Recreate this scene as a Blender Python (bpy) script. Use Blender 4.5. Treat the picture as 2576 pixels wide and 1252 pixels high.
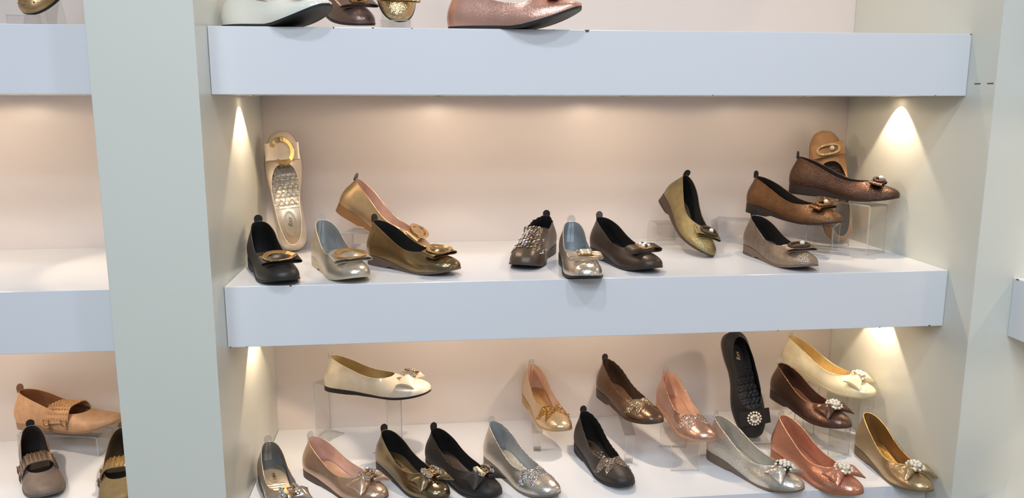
import bpy, math, random
import numpy as np
from mathutils import Vector, Matrix
random.seed(7)
rng = np.random.default_rng(11)
for o in list(bpy.data.objects): bpy.data.objects.remove(o, do_unlink=True)
scene = bpy.context.scene
C = scene.collection

EXPO, AMB = 0.0, .26                     # exposure, light from the mall through the open shop front
SPOT_W, MIDK, SPILL = 3.0, .27, 1.95     # LED under the shelves: beam, beam of the inner lamps, spill
CEIL_W, CEIL_E, FILL_PANEL_W = 37., 6., 19.   # ceiling downlights, lamp faces, unseen panels added as fill
# ---------------------------------------------------------------- camera
FPX = 2033.67
cam_data = bpy.data.cameras.new('camera'); cam = bpy.data.objects.new('camera', cam_data); C.objects.link(cam)
cam_data.sensor_width = 36.0; cam_data.lens = FPX/2576*36.0; cam_data.clip_start = .02
def cam_rot(yaw, pitch, roll):
    return (Matrix.Rotation(yaw, 3, 'Z') @ Matrix.Rotation(pitch, 3, 'X') @ Matrix.Rotation(roll, 3, 'Y'))
_m = cam_rot(-.109515, -.181860, -.001201)
_r, _f, _u = _m.col[0], _m.col[1], _m.col[2]
cam.matrix_world = Matrix(((_r[0], _u[0], -_f[0], .3752), (_r[1], _u[1], -_f[1], -1.5262), (_r[2], _u[2], -_f[2], 1.4976), (0, 0, 0, 1)))
scene.camera = cam

# ---------------------------------------------------------------- world, light, exposure
scene.view_settings.view_transform = 'Standard'; scene.view_settings.look = 'None'
scene.view_settings.gamma = 1.0; scene.view_settings.exposure = EXPO; scene.view_settings.use_curve_mapping = False
world = bpy.data.worlds.new('shop_air'); scene.world = world; world.use_nodes = True
world.node_tree.nodes['Background'].inputs[0].default_value = (.80, .90, 1.0, 1)
world.node_tree.nodes['Background'].inputs[1].default_value = AMB
def lin(c):
    return tuple((v/255/12.92 if v/255 <= .04045 else ((v/255+.055)/1.055)**2.4) for v in c[:3])+(1.0,)
COOL = (.78, .89, 1.02); WARM = (1.0, .80, .585)
def spot_lamp(name, loc, power, size, blend, col, rad, rot=(0, 0, 0)):
    d = bpy.data.lights.new(name, 'SPOT'); d.energy = power; d.spot_size = math.radians(size); d.spot_blend = blend
    d.color = col; d.shadow_soft_size = rad
    o = bpy.data.objects.new(name, d); o.location = loc; o.rotation_euler = rot; C.objects.link(o)
    return o
# ---------------------------------------------------------------- materials (all procedural)
MATS = {}
def new_mat(name):
    m = bpy.data.materials.new(name); m.use_nodes = True
    nt = m.node_tree; return m, nt, nt.nodes['Principled BSDF']
def coords(nt, scale):
    t = nt.nodes.new('ShaderNodeTexCoord'); mp = nt.nodes.new('ShaderNodeMapping')
    mp.inputs['Scale'].default_value = scale if hasattr(scale, '__len__') else (scale,)*3
    nt.links.new(t.outputs['Object'], mp.inputs['Vector']); return mp.outputs['Vector']
def add_bump(nt, b, height, strength, dist):
    bp = nt.nodes.new('ShaderNodeBump'); bp.inputs['Strength'].default_value = strength; bp.inputs['Distance'].default_value = dist
    nt.links.new(height, bp.inputs['Height']); nt.links.new(bp.outputs['Normal'], b.inputs['Normal'])
def flake_normals(nt, b, scale, amount):
    v = nt.nodes.new('ShaderNodeTexVoronoi'); v.inputs['Scale'].default_value = 1
    nt.links.new(coords(nt, scale), v.inputs['Vector'])
    s = nt.nodes.new('ShaderNodeVectorMath'); s.operation = 'SUBTRACT'; s.inputs[1].default_value = (.5, .5, .5)
    nt.links.new(v.outputs['Color'], s.inputs[0])
    k = nt.nodes.new('ShaderNodeVectorMath'); k.operation = 'SCALE'; k.inputs['Scale'].default_value = amount
    nt.links.new(s.outputs[0], k.inputs[0])
    g = nt.nodes.new('ShaderNodeNewGeometry')
    a = nt.nodes.new('ShaderNodeVectorMath'); a.operation = 'ADD'
    nt.links.new(g.outputs['Normal'], a.inputs[0]); nt.links.new(k.outputs[0], a.inputs[1])
    n = nt.nodes.new('ShaderNodeVectorMath'); n.operation = 'NORMALIZE'; nt.links.new(a.outputs[0], n.inputs[0])
    nt.links.new(n.outputs[0], b.inputs['Normal'])
def vary(nt, b, c, scale, amt):
    """slight large-scale colour variation of the material itself"""
    n = nt.nodes.new('ShaderNodeTexNoise'); n.inputs['Scale'].default_value = 1; n.inputs['Detail'].default_value = 4
    nt.links.new(coords(nt, scale), n.inputs['Vector'])
    r = nt.nodes.new('ShaderNodeValToRGB')
    r.color_ramp.elements[0].position = .3; r.color_ramp.elements[1].position = .7
    r.color_ramp.elements[0].color = tuple(v*(1-amt) for v in c[:3])+(1,); r.color_ramp.elements[1].color = tuple(min(1, v*(1+amt)) for v in c[:3])+(1,)
    nt.links.new(n.outputs['Fac'], r.inputs['Fac']); nt.links.new(r.outputs['Color'], b.inputs['Base Color'])
def M(kind, col, metal=0., rough=.5, **kw):
    key = (kind, tuple(col), metal, rough, tuple(sorted(kw.items())))
    if key in MATS: return MATS[key]
    m, nt, b = new_mat(kind+'_%d_%d_%d' % tuple(col[:3])); c = lin(col)
    b.inputs['Base Color'].default_value = c; b.inputs['Metallic'].default_value = metal; b.inputs['Roughness'].default_value = rough
    if kind == 'smooth':
        n = nt.nodes.new('ShaderNodeTexNoise'); n.inputs['Scale'].default_value = 1; n.inputs['Detail'].default_value = 3
        nt.links.new(coords(nt, 260), n.inputs['Vector']); add_bump(nt, b, n.outputs['Fac'], .12, .0006)
        vary(nt, b, c, 45, .10)
    elif kind == 'pebble':
        v = nt.nodes.new('ShaderNodeTexVoronoi'); v.inputs['Scale'].default_value = 1; v.feature = 'F1'
        nt.links.new(coords(nt, (620, 380, 500)), v.inputs['Vector']); add_bump(nt, b, v.outputs['Distance'], .7, .0010)
        vary(nt, b, c, 60, .14)
    elif kind == 'crackle':
        flake_normals(nt, b, 700, .17)
        vary(nt, b, c, 300, .08)
    elif kind == 'suede':
        n = nt.nodes.new('ShaderNodeTexNoise'); n.inputs['Scale'].default_value = 1; n.inputs['Detail'].default_value = 5
        nt.links.new(coords(nt, 900), n.inputs['Vector']); add_bump(nt, b, n.outputs['Fac'], .3, .0005)
        b.inputs['Sheen Weight'].default_value = .35; b.inputs['Sheen Roughness'].default_value = .5
        b.inputs['Sheen Tint'].default_value = tuple(min(1, v*1.6+.05) for v in c[:3])+(1,)
        vary(nt, b, c, 70, .12)
    elif kind == 'glitter':
        flake_normals(nt, b, kw.get('s', 850), kw.get('a', 1.3))
    elif kind == 'shimmer':
        flake_normals(nt, b, kw.get('s', 1300), kw.get('a', .2))
    elif kind == 'patent':
        b.inputs['Coat Weight'].default_value = .6; b.inputs['Coat Roughness'].default_value = .08
    elif kind == 'pearl':
        b.inputs['Coat Weight'].default_value = .7; b.inputs['Coat Roughness'].default_value = .12
    elif kind == 'sole':
        n = nt.nodes.new('ShaderNodeTexNoise'); n.inputs['Scale'].default_value = 1
        nt.links.new(coords(nt, 500), n.inputs['Vector']); add_bump(nt, b, n.outputs['Fac'], .2, .0004)
    elif kind == 'fabric':
        w = nt.nodes.new('ShaderNodeTexNoise'); w.inputs['Scale'].default_value = 1; w.inputs['Detail'].default_value = 2
        nt.links.new(coords(nt, 1100), w.inputs['Vector']); add_bump(nt, b, w.outputs['Fac'], .2, .0004)
    elif kind == 'laminate':
        vary(nt, b, c, 3.0, .012)
        n = nt.nodes.new('ShaderNodeTexNoise'); n.inputs['Scale'].default_value = 1; n.inputs['Detail'].default_value = 2
        nt.links.new(coords(nt, 14), n.inputs['Vector']); add_bump(nt, b, n.outputs['Fac'], .04, .002)
    MATS[key] = m
    return m
def acrylic():
    if 'acrylic' in MATS: return MATS['acrylic']
    m = bpy.data.materials.new('clear_acrylic'); m.use_nodes = True; nt = m.node_tree; nt.nodes.clear()
    out = nt.nodes.new('ShaderNodeOutputMaterial'); mix = nt.nodes.new('ShaderNodeMixShader')
    tr = nt.nodes.new('ShaderNodeBsdfTransparent'); tr.inputs[0].default_value = (.965, .965, .96, 1)
    gl = nt.nodes.new('ShaderNodeBsdfGlossy'); gl.inputs['Roughness'].default_value = .04
    lw = nt.nodes.new('ShaderNodeLayerWeight'); lw.inputs['Blend'].default_value = .12
    ad = nt.nodes.new('ShaderNodeMath'); ad.operation = 'ADD'; ad.inputs[1].default_value = .02
    nt.links.new(lw.outputs['Facing'], ad.inputs[0]); nt.links.new(ad.outputs[0], mix.inputs[0])
    nt.links.new(tr.outputs[0], mix.inputs[1]); nt.links.new(gl.outputs[0], mix.inputs[2]); nt.links.new(mix.outputs[0], out.inputs[0])
    MATS['acrylic'] = m; return m
def acrylic_edge():
    if 'acrylic_edge' in MATS: return MATS['acrylic_edge']
    m = bpy.data.materials.new('acrylic_cut_edge'); m.use_nodes = True; nt = m.node_tree; nt.nodes.clear()
    out = nt.nodes.new('ShaderNodeOutputMaterial'); mix = nt.nodes.new('ShaderNodeMixShader'); mix.inputs[0].default_value = .45
    tr = nt.nodes.new('ShaderNodeBsdfTransparent'); tr.inputs[0].default_value = (.9, .9, .9, 1)
    b = nt.nodes.new('ShaderNodeBsdfPrincipled'); b.inputs['Base Color'].default_value = (.75, .75, .73, 1); b.inputs['Roughness'].default_value = .15
    nt.links.new(tr.outputs[0], mix.inputs[1]); nt.links.new(b.outputs[0], mix.inputs[2]); nt.links.new(mix.outputs[0], out.inputs[0])
    MATS['acrylic_edge'] = m; return m
def film():
    if 'film' in MATS: return MATS['film']
    m = bpy.data.materials.new('clear_plastic_film'); m.use_nodes = True; nt = m.node_tree; nt.nodes.clear()
    out = nt.nodes.new('ShaderNodeOutputMaterial'); mix = nt.nodes.new('ShaderNodeMixShader'); mix.inputs[0].default_value = .38
    tr = nt.nodes.new('ShaderNodeBsdfTransparent'); tr.inputs[0].default_value = (.95, .95, .93, 1)
    b = nt.nodes.new('ShaderNodeBsdfPrincipled'); b.inputs['Base Color'].default_value = (.62, .60, .55, 1); b.inputs['Roughness'].default_value = .2
    nt.links.new(tr.outputs[0], mix.inputs[1]); nt.links.new(b.outputs[0], mix.inputs[2]); nt.links.new(mix.outputs[0], out.inputs[0])
    MATS['film'] = m; return m
def emit(name, col, strength):
    m = bpy.data.materials.new(name); m.use_nodes = True; nt = m.node_tree; nt.nodes.clear()
    out = nt.nodes.new('ShaderNodeOutputMaterial'); e = nt.nodes.new('ShaderNodeEmission')
    e.inputs[0].default_value = tuple(col)+(1,); e.inputs[1].default_value = strength
    nt.links.new(e.outputs[0], out.inputs[0]); return m
GOLD = lambda: M('patent', (228, 186, 122), 1.0, .16)
# ---------------------------------------------------------------- mesh helpers
class MB:
    def __init__(s): s.v = []; s.f = []
    def add(s, v, f):
        o = len(s.v); s.v += [tuple(map(float, p)) for p in v]; s.f += [tuple(i+o for i in q) for q in f]; return s
    def box(s, a, b, bev=0.):
        (x0, y0, z0), (x1, y1, z1) = a, b
        v = [(x0, y0, z0), (x1, y0, z0), (x1, y1, z0), (x0, y1, z0), (x0, y0, z1), (x1, y0, z1), (x1, y1, z1), (x0, y1, z1)]
        return s.add(v, [(0, 3, 2, 1), (4, 5, 6, 7), (0, 1, 5, 4), (1, 2, 6, 5), (2, 3, 7, 6), (3, 0, 4, 7)])
    def grid(s, G, wrap=False, flip=False):
        G = np.asarray(G); m, n = G.shape[:2]; f = []
        for i in range(m-1):
            for j in range(n if wrap else n-1):
                k = (j+1) % n
                q = (i*n+j, i*n+k, (i+1)*n+k, (i+1)*n+j); f.append(q[::-1] if flip else q)
        return s.add(G.reshape(-1, 3), f)
    def ribbon(s, path, wdir, width, thick, closed=False):
        """strip of rectangular section; path = centre line, wdir = direction of the width (constant or per point)"""
        p = np.asarray(path, float); n = len(p)
        w = np.asarray(wdir, float); w = np.tile(w, (n, 1)) if w.ndim == 1 else w
        w = w/np.linalg.norm(w, axis=1)[:, None]
        width = np.full(n, width) if np.isscalar(width) else np.asarray(width)
        t = np.gradient(p, axis=0) if not closed else np.roll(p, -1, 0)-np.roll(p, 1, 0)
        nn = np.cross(t, w); nn /= np.linalg.norm(nn, axis=1)[:, None]+1e-12
        a, b = w*width[:, None]/2, nn*thick/2
        G = np.stack([p-a-b, p+a-b, p+a+b, p-a+b], 0).transpose(1, 0, 2)
        v = G.reshape(-1, 3); f = []
        for i in range(n if closed else n-1):
            j = (i+1) % n
            for k in range(4):
                l = (k+1) % 4; f.append((i*4+k, i*4+l, j*4+l, j*4+k))
        if not closed: f += [(3, 2, 1, 0), tuple((n-1)*4+k for k in range(4))]
        return s.add(v, f)
    def tube(s, path, r, k=8, closed=False):
        p = np.asarray(path, float); n = len(p); r = np.full(n, r) if np.isscalar(r) else np.asarray(r)
        t = np.gradient(p, axis=0) if not closed else np.roll(p, -1, 0)-np.roll(p, 1, 0)
        t /= np.linalg.norm(t, axis=1)[:, None]+1e-12
        up = np.array([0, 0, 1.]); G = []
        for i in range(n):
            u = up if abs(t[i] @ up) < .9 else np.array([1., 0, 0])
            a = np.cross(t[i], u); a /= np.linalg.norm(a); b = np.cross(a, t[i])
            an = np.arange(k)*2*np.pi/k
            G.append(p[i]+r[i]*(np.cos(an)[:, None]*a+np.sin(an)[:, None]*b))
        G = np.array(G); f = []
        for i in range(n if closed else n-1):
            j = (i+1) % n
            for q in range(k):
                l = (q+1) % k; f.append((i*k+q, i*k+l, j*k+l, j*k+q))
        if not closed: f += [tuple(range(k))[::-1], tuple((n-1)*k+q for q in range(k))]
        return s.add(G.reshape(-1, 3), f)
    def ball(s, c, r, k=10, m=6, sq=(1, 1, 1)):
        G = []
        for i in range(m+1):
            th = np.pi*i/m
            an = np.arange(k)*2*np.pi/k
            G.append(np.column_stack([np.sin(th)*np.cos(an)*sq[0], np.sin(th)*np.sin(an)*sq[1], np.full(k, np.cos(th)*sq[2])])*r+np.asarray(c))
        return s.grid(np.array(G), wrap=True, flip=True)
    def gem(s, c, r, ax=(0, 0, 1), h=.6):
        """faceted stone: table, girdle, culet"""
        z = Vector(ax).normalized(); q = z.to_track_quat('Z', 'Y').to_matrix(); rot = random.random()*6
        v = []
        for rr, zz in ((.55, h), (1, .15*h), (.8, -.1)):
            for i in range(6):
                a = i*math.pi/3+rot; v.append(tuple(Vector(c)+q @ Vector((rr*r*math.cos(a), rr*r*math.sin(a), zz*r))))
        f = [tuple(range(6))]
        for L_ in (0, 1):
            for i in range(6): f.append((L_*6+i, (L_+1)*6+i, (L_+1)*6+(i+1) % 6, L_*6+(i+1) % 6))
        return s.add(v, f)
    def build(s, name, mat, parent=None, smooth=True, angle=None):
        me = bpy.data.meshes.new(name); me.from_pydata(s.v, [], s.f); me.update()
        me.materials.append(mat)
        if smooth:
            me.polygons.foreach_set('use_smooth', [True]*len(me.polygons))
            if angle: me.set_sharp_from_angle(angle=math.radians(angle))
        o = bpy.data.objects.new(name, me); C.objects.link(o)
        if parent is not None: o.parent = parent
        return o
def inst(o, parent, mw=None):
    c = o.copy(); C.objects.link(c); c.parent = parent
    if mw is not None: c.matrix_local = mw
    return c
def tag(o, label=None, cat=None, group=None, kind=None):
    if label: o['label'] = label
    if cat: o['category'] = cat
    if group: o['group'] = group
    if kind: o['kind'] = kind
    return o
def empty(name, mw):
    o = bpy.data.objects.new(name, None); C.objects.link(o); o.empty_display_size = .03; o.matrix_world = mw; return o
# ---------------------------------------------------------------- the setting
W, D, P = 1.45, .4497, .0817
ZT = [2.360, 1.6263, 1.1533, .6794]; ZB = [2.240, 1.5070, 1.0350, .560]
LAM = M('laminate', (228, 228, 230), 0, .22)
LAM_W = M('laminate', (217, 217, 205), 0, .28)
BACK = M('laminate', (226, 214, 207), 0, .30)
def bevel(o, w=.0012, seg=2):
    b = o.modifiers.new('edge', 'BEVEL'); b.width = w; b.segments = seg; b.limit_method = 'ANGLE'; return o
def struct(name, mb, mat, parent=None):
    o = mb.build(name, mat, parent, smooth=False)
    if parent is None: o['kind'] = 'structure'
    return o
struct('floor', MB().box((-2.3, -4.2, -.05), (2.1, .56, 0)), M('laminate', (98, 90, 82), 0, .25))
struct('ceiling', MB().box((-2.3, -4.2, 2.9), (2.1, .56, 2.95)), M('laminate', (235, 235, 232), 0, .7))
struct('wall_back', MB().box((-1.70, D, 0), (1.98, D+.03, 2.9)), BACK)
bevel(struct('wall_left', MB().box((-.1742, -P, 0), (0, D-.0008, 2.9)), LAM_W))
bevel(struct('wall_right', MB().add(*(lambda p: ([(x, y, z) for z in (0, 2.9) for x, y in p], [tuple(range(len(p)))[::-1], tuple(range(len(p), 2*len(p)))]+[(i, (i+1) % len(p), (i+1) % len(p)+len(p), i+len(p)) for i in range(len(p))]))([(W, -P), (1.98, -P), (1.98, -P+.02), (W+.174, -P+.02), (W+.174, D-.0008), (W, D-.0008)])), LAM_W))
struct('wall_far_left', MB().box((-1.80, -P, 0), (-1.6242, D-.0008, 2.9)), LAM_W)
struct('wall_far_right', MB().box((1.98, -4.2, 0), (2.01, D+.03, 2.9)), BACK)
# two thin slots of the right partition, built as flush dark boxes
for k, (a, b) in enumerate(((-.039, -.022), (-.075, -.058))):
    struct('slot_mark', MB().box((W-.0006, a, 1.5292), (W+.002, b, 1.5312)), M('patent', (70, 66, 60), .6, .4), bpy.data.objects['wall_right'])

LENS = emit('warm_led_lens', WARM, 60.0)
RING = M('patent', (190, 186, 178), 1.0, .25)
CHIP = M('sole', (96, 74, 56), 0, .8)
def lamp_under(parent, x, y, z, power, sz=86, blend=.22, spill=0., tilt=0.):
    """small recessed LED under a shelf, with its own light"""
    r = MB(); an = np.arange(20)*2*np.pi/20
    prof = [(.0105, -.0000), (.0105, -.0014), (.0070, -.0014), (.0066, 0.)]
    r.grid(np.array([np.column_stack([x+p[0]*np.cos(an), y+p[0]*np.sin(an), np.full(20, z+p[1])]) for p in prof]), wrap=True)
    ring = r.build('lamp_ring', RING, parent)
    l = MB(); l.add([(x+.0066*math.cos(a), y+.0066*math.sin(a), z-.0008) for a in an], [tuple(range(20))[::-1]])
    l.build('lamp_lens', LENS, ring, smooth=False)
    spot_lamp('shelf_lamp_light', (x, y, z-.004), power, sz, blend, WARM, .004, (0, tilt, 0))
    if spill: spot_lamp('shelf_lamp_spill', (x, y, z-.004), spill, 178, .15, WARM, .01)
SPW = SPOT_W
def shelf(x0, x1, k, label, lamps=(), chips=(), group='white laminate shelf boards'):
    o = bevel(MB().box((x0, 0, ZB[k]), (x1, D-.0004, ZT[k])).build('display_shelf', LAM, None, smooth=False), .0010)
    tag(o, label, 'shelf', group)
    for (x, pw, sl) in lamps: lamp_under(o, x, .218, ZB[k], pw, spill=sl, tilt=.20 if abs(x-.03) < .001 else (-.20 if abs(x-W+.03) < .001 or abs(x+.204) < .001 else 0.))
    for (x, w, top) in chips:
        z = ZT[k] if top else ZB[k]; s = -1 if top else 1; h = w*.55*s
        m = MB(); n = 7
        pts = [(x-w/2+w*i/(n-1), z+h*(math.sin(math.pi*i/(n-1))**.7)*(.8+.4*random.random())) for i in range(n)]
        f0 = [(px, -.0004, pz) for px, pz in pts]+[(x+w/2, -.0004, z), (x-w/2, -.0004, z)]
        b0 = [(px, .0015, pz) for px, _, pz in f0]
        N = len(f0); fs = [tuple(range(N))]+[(i, i+N, (i+1) % N+N, (i+1) % N) for i in range(N)]
        # a short lip of bare board on the adjoining face
        m.add(f0+b0, fs).build('chip', CHIP, o, smooth=False)
    return o
E4 = lambda a, k=1.: [(.030, a, 0), (W-.030, a, 0), (.41, a*MIDK, SPILL*k), (.81, a*MIDK, SPILL*k), (1.22, a*MIDK*.7, SPILL*.5*k)]
shelf(.0006, W-.0006, 0, 'added white shelf board out of view, with lamps for the top row of flats', E4(SPW*.8, 1.1))  # unseen board and lamps, added to brighten the top bay
shelf(.0006, W-.0006, 1, 'wide white top shelf board carrying the glossy white and pink flats', E4(SPW), chips=[(.683, .009, 1), (1.447, .004, 1), (.22, .004, 1), (.29, .004, 1), (.36, .003, 1), (.62, .003, 1), (1.385, .003, 0), (.93, .003, 0)])
shelf(.0006, W-.0006, 2, 'wide white middle shelf board carrying ring-buckle, jewel and pearl-buckle flats', E4(SPW), chips=[(.1225, .004, 1), (.005, .004, 0), (1.42, .005, 0), (1.31, .004, 0), (1.09, .003, 0), (.035, .003, 0)])
shelf(.0006, W-.0006, 3, 'wide white bottom shelf board carrying bow and glitter flats')
LB = lambda a, k=1.: [(-.204, a*k, 0), (-.60, a*MIDK*k, SPILL*k), (-1.05, a*MIDK*k, SPILL*k)]
for k, t in ((0, 'white shelf board of the left bay above its top row'), (1, 'white top shelf board of the left bay behind the pillar, under the studded gold shoe'), (2, 'empty white middle shelf board of the left bay'), (3, 'white bottom shelf board of the left bay under the stud-strap shoes')):
    shelf(-1.6236, -.1748, k, t, (LB(SPW) if k else LB(SPW, .55)) if k < 3 else (), group='white laminate shelf boards of the left bay')  # weak lamps under the uppermost board are added to warm its top row
# the unit that turns the corner on the right
for k, t in ((1, 'white upper shelf board of the corner unit at the right edge'), (2, 'short end of white shelf board jutting in at the right edge'), (3, 'white bottom shelf board of the corner unit at the right edge')):
    o = bevel(MB().box((W+.082, -1.55, ZB[k]), (1.9794, -P-.0006, ZT[k])).build('display_shelf', LAM, None, smooth=False), .0010)
    tag(o, t, 'shelf', 'white laminate shelf boards of the corner unit')
    lamp_under(o, W+.082+.218, -P-.020, ZB[k], SPW); lamp_under(o, W+.082+.218, -P-.5, ZB[k], SPW*MIDK, spill=SPILL)
    if k == 2:
        for (y, w) in ((-.093, .006), (-.118, .005)):
            MB().box((W+.0814, y-w/2, ZT[k]-.002), (W+.083, y+w/2, ZT[k]+.0002)).build('chip', CHIP, o, smooth=False)
# ceiling downlights of the shop, plus square panels added out of view as fill
DIFF = emit('ceiling_lamp_face', COOL, CEIL_E)
k = 0
CEIL_POS = [(-1.15, -1.05), (.10, -1.05), (1.02, -1.15), (-.55, -2.3), (.55, -2.3), (-.55, -3.4), (.55, -3.4)]
CEIL_LAB = ['round ceiling downlight nearest the left bay', 'round ceiling downlight in front of the left pillar', 'round ceiling downlight in front of the right partition',
            'square fill panel added on the ceiling behind the camera, left', 'square fill panel added on the ceiling behind the camera, right', 'square fill panel added on the ceiling at the shop entrance, left', 'square fill panel added on the ceiling at the shop entrance, right']
for (x, y), lab in zip(CEIL_POS, CEIL_LAB):
    e = tag(empty('ceiling_light', Matrix.Translation((x, y, 2.9))), lab, 'ceiling light', 'ceiling lights of the shop')
    if y > -2:
        an = np.arange(32)*2*np.pi/32
        prof = [(.105, 0), (.105, -.012), (.085, -.012), (.078, -.003)]
        MB().grid(np.array([np.column_stack([p[0]*np.cos(an), p[0]*np.sin(an), np.full(32, p[1])]) for p in prof]), wrap=True).build('bezel', RING, e)
        MB().add([(.08*math.cos(a), .08*math.sin(a), -.004) for a in an], [tuple(range(32))[::-1]]).build('diffuser', DIFF, e, smooth=False)
        spot_lamp('ceiling_downlight_light', (x, y, 2.88), CEIL_W*(.12 if x < -1 else 1.), 150, .6, COOL, .07)
    else:
        fr = MB()
        for a, b in (((-.31, -.31, -.015), (.31, -.29, 0)), ((-.31, .29, -.015), (.31, .31, 0)), ((-.31, -.29, -.015), (-.29, .29, 0)), ((.29, -.29, -.015), (.31, .29, 0))): fr.box(a, b)
        fr.build('frame', RING, e, smooth=False)
        MB().add([(-.29, -.29, -.006), (-.29, .29, -.006), (.29, .29, -.006), (.29, -.29, -.006)], [(0, 1, 2, 3)]).build('diffuser', DIFF, e, smooth=False)
        d = bpy.data.lights.new('ceiling_fill_panel_light', 'AREA'); d.size = .56; d.energy = FILL_PANEL_W; d.color = COOL
        a = bpy.data.objects.new('ceiling_fill_panel_light', d); a.location = (x, y, 2.88); C.objects.link(a)
# ---------------------------------------------------------------- shoe shape
L = 0.245
def cr(pts, n):
    """dense Catmull-Rom through points, resampled uniformly by arc length to n+1 points"""
    p = np.array(pts, float)
    p = np.vstack([2*p[0]-p[1], p, 2*p[-1]-p[-2]])
    out = []
    for i in range(1, len(p)-2):
        for t in np.linspace(0, 1, 24, endpoint=False):
            a, b, c, d = p[i-1], p[i], p[i+1], p[i+2]
            out.append(.5*((2*b)+(-a+c)*t+(2*a-5*b+4*c-d)*t*t+(-a+3*b-3*c+d)*t**3))
    out.append(p[-2])
    out = np.array(out)
    s = np.r_[0, np.cumsum(np.linalg.norm(np.diff(out, axis=0), axis=1))]
    q = np.linspace(0, s[-1], n+1)
    return np.column_stack([np.interp(q, s, out[:, k]) for k in range(out.shape[1])]), s[-1]

OUT = [(0, 0), (.0015, .0105), (.009, .0200), (.025, .0265), (.055, .0282), (.088, .0270), (.118, .0285),
       (.147, .0335), (.170, .0360), (.193, .0348), (.213, .0310), (.229, .0247), (.2405, .0150), (.245, 0)]
def sole_prof(u, heel, spring, ts=.66):
    """top and bottom heights of the outsole at u = x/L"""
    u = np.asarray(u, float)
    thick = .0045
    k = np.clip((u-.18)/.45, 0, 1); k = k*k*(3-2*k)
    toe = np.clip((u-ts)/(1-ts), 0, 1)**1.7*spring
    top = heel*(1-k)+thick*k+toe
    arch = np.clip((u-.30)/.05, 0, 1)*np.clip((.60-u)/.25, 0, 1)
    arch = arch*arch*(3-2*arch)
    bot = arch*np.maximum(top-.0065-toe, 0)*.45+toe
    return top, bot
def shoe_curves(sp, n=40):
    heel = sp.get('heel', .021); spring = sp.get('spring', .014)
    th = sp.get('throat', .178)           # x of the front of the opening
    hz = sp.get('back', .070)             # height of the back above the sole
    sz = sp.get('side', .028)             # height of the side above the sole
    vz = sp.get('vamp', .040)             # height of the throat above the sole
    blunt = sp.get('blunt', 0.)
    O = [(x, y*(1+blunt*np.clip((x-.20)/.04, 0, 1)*.55)) for x, y in OUT]
    o, lo = cr(O, 200)
    k = th/.160
    rim = [(.0125, 0), (.0140, .0058), (.0200, .0118), (.034, .0180), (.055*k, .0232), (.080*k, .0248), (.105*k, .0268),
           (.128*k, .0272), (.1475*k, .0215), (.1575*k, .0118), (.160*k, 0)]
    r, lr = cr(rim, 200)
    s = np.linspace(0, 1, n+1); s = s+.06*np.sin(2*np.pi*s)*0
    f = 1-(1-s)**(lo/lr)
    P = np.column_stack([np.interp(s, np.linspace(0, 1, 201), o[:, i]) for i in (0, 1)])
    Q = np.column_stack([np.interp(f, np.linspace(0, 1, 201), r[:, i]) for i in (0, 1)])
    zt, zb = sole_prof(P[:, 0]/L, heel, spring, sp.get('ts', .66))
    uq = Q[:, 0]/th
    ztq, _ = sole_prof(Q[:, 0]/L, heel, spring, sp.get('ts', .66))
    kk = np.array([1, .86, .69, .53, .38, .25, .13, .05, 0])
    hh = np.interp(uq, np.linspace(0, 1, 9), hz*kk+sz*(1-kk)+(vz-sz)*np.array([0, 0, 0, 0, 0, .05, .25, .65, 1]))
    zq = ztq+hh
    zq = np.convolve(np.r_[zq[3:0:-1], zq, zq[-2:-5:-1]], np.ones(7)/7, 'valid')
    bend = lambda x: sp.get('side_sign', 1)*(.006*np.clip((x-.10)/.145, 0, 1)**1.5-.002*np.exp(-((x-.1)/.04)**2))
    P3 = np.column_stack([P, zt]); Q3 = np.column_stack([Q, zq])
    return P3, Q3, zb, bend
def full_loop(A):
    """half curve (y>=0, heel->toe) to closed loop heel->toe->heel"""
    B = A[1:-1][::-1].copy(); B[:, 1] *= -1
    return np.vstack([A, B])
def upper_grid(sp, n=40, m=10):
    P, Q, zb, bend = shoe_curves(sp, n)
    P, Q = full_loop(P), full_loop(Q)
    N = len(P)
    d = P-Q; dh = d.copy(); dh[:, 2] = 0
    mlen = np.linalg.norm(dh, axis=1); h = Q[:, 2]-P[:, 2]
    tang = np.roll(P, -1, 0)-np.roll(P, 1, 0); tang[:, 2] = 0
    out = np.column_stack([-tang[:, 1], tang[:, 0], np.zeros(N)]); out /= np.linalg.norm(out, axis=1)[:, None]+1e-9
    out *= np.sign(np.sum(out*np.column_stack([P[:, 0]-.12, P[:, 1], np.zeros(N)]), axis=1))[:, None]
    front = np.clip((mlen-.012)/.05, 0, 1)[:, None]
    c1 = P+np.column_stack([np.zeros(N), np.zeros(N), np.minimum(.42*h+.10*mlen, .023)])+out*(.0012*(1-front)+.0022)
    hb = np.clip((.05-P[:, 0])/.05, 0, 1)[:, None]
    c1 += out*.0045*hb+np.array([0, 0, .010])*hb
    c2 = Q+dh*(.25+.22*front)-np.column_stack([np.zeros(N), np.zeros(N), .30*h*(1-front[:, 0])+front[:, 0]*sp.get('drop', .008)])
    G = []
    for v in np.linspace(0, 1, m+1):
        G.append((1-v)**3*P+3*(1-v)**2*v*c1+3*(1-v)*v*v*c2+v**3*Q)
    G = np.array(G)                        # (m+1, N, 3)
    if sp.get('scallop'):                  # scalloped topline edge
        sc = sp['scallop']*(np.abs(np.sin(np.arange(N)*np.pi/4))-.5)*np.clip(G[-1, :, 0]/.016-.5, 0, 1)
        G[-1, :, 2] += sc; G[-2, :, 2] += sc*.25
    G[:, :, 1] += bend(G[:, :, 0])
    return G
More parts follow.
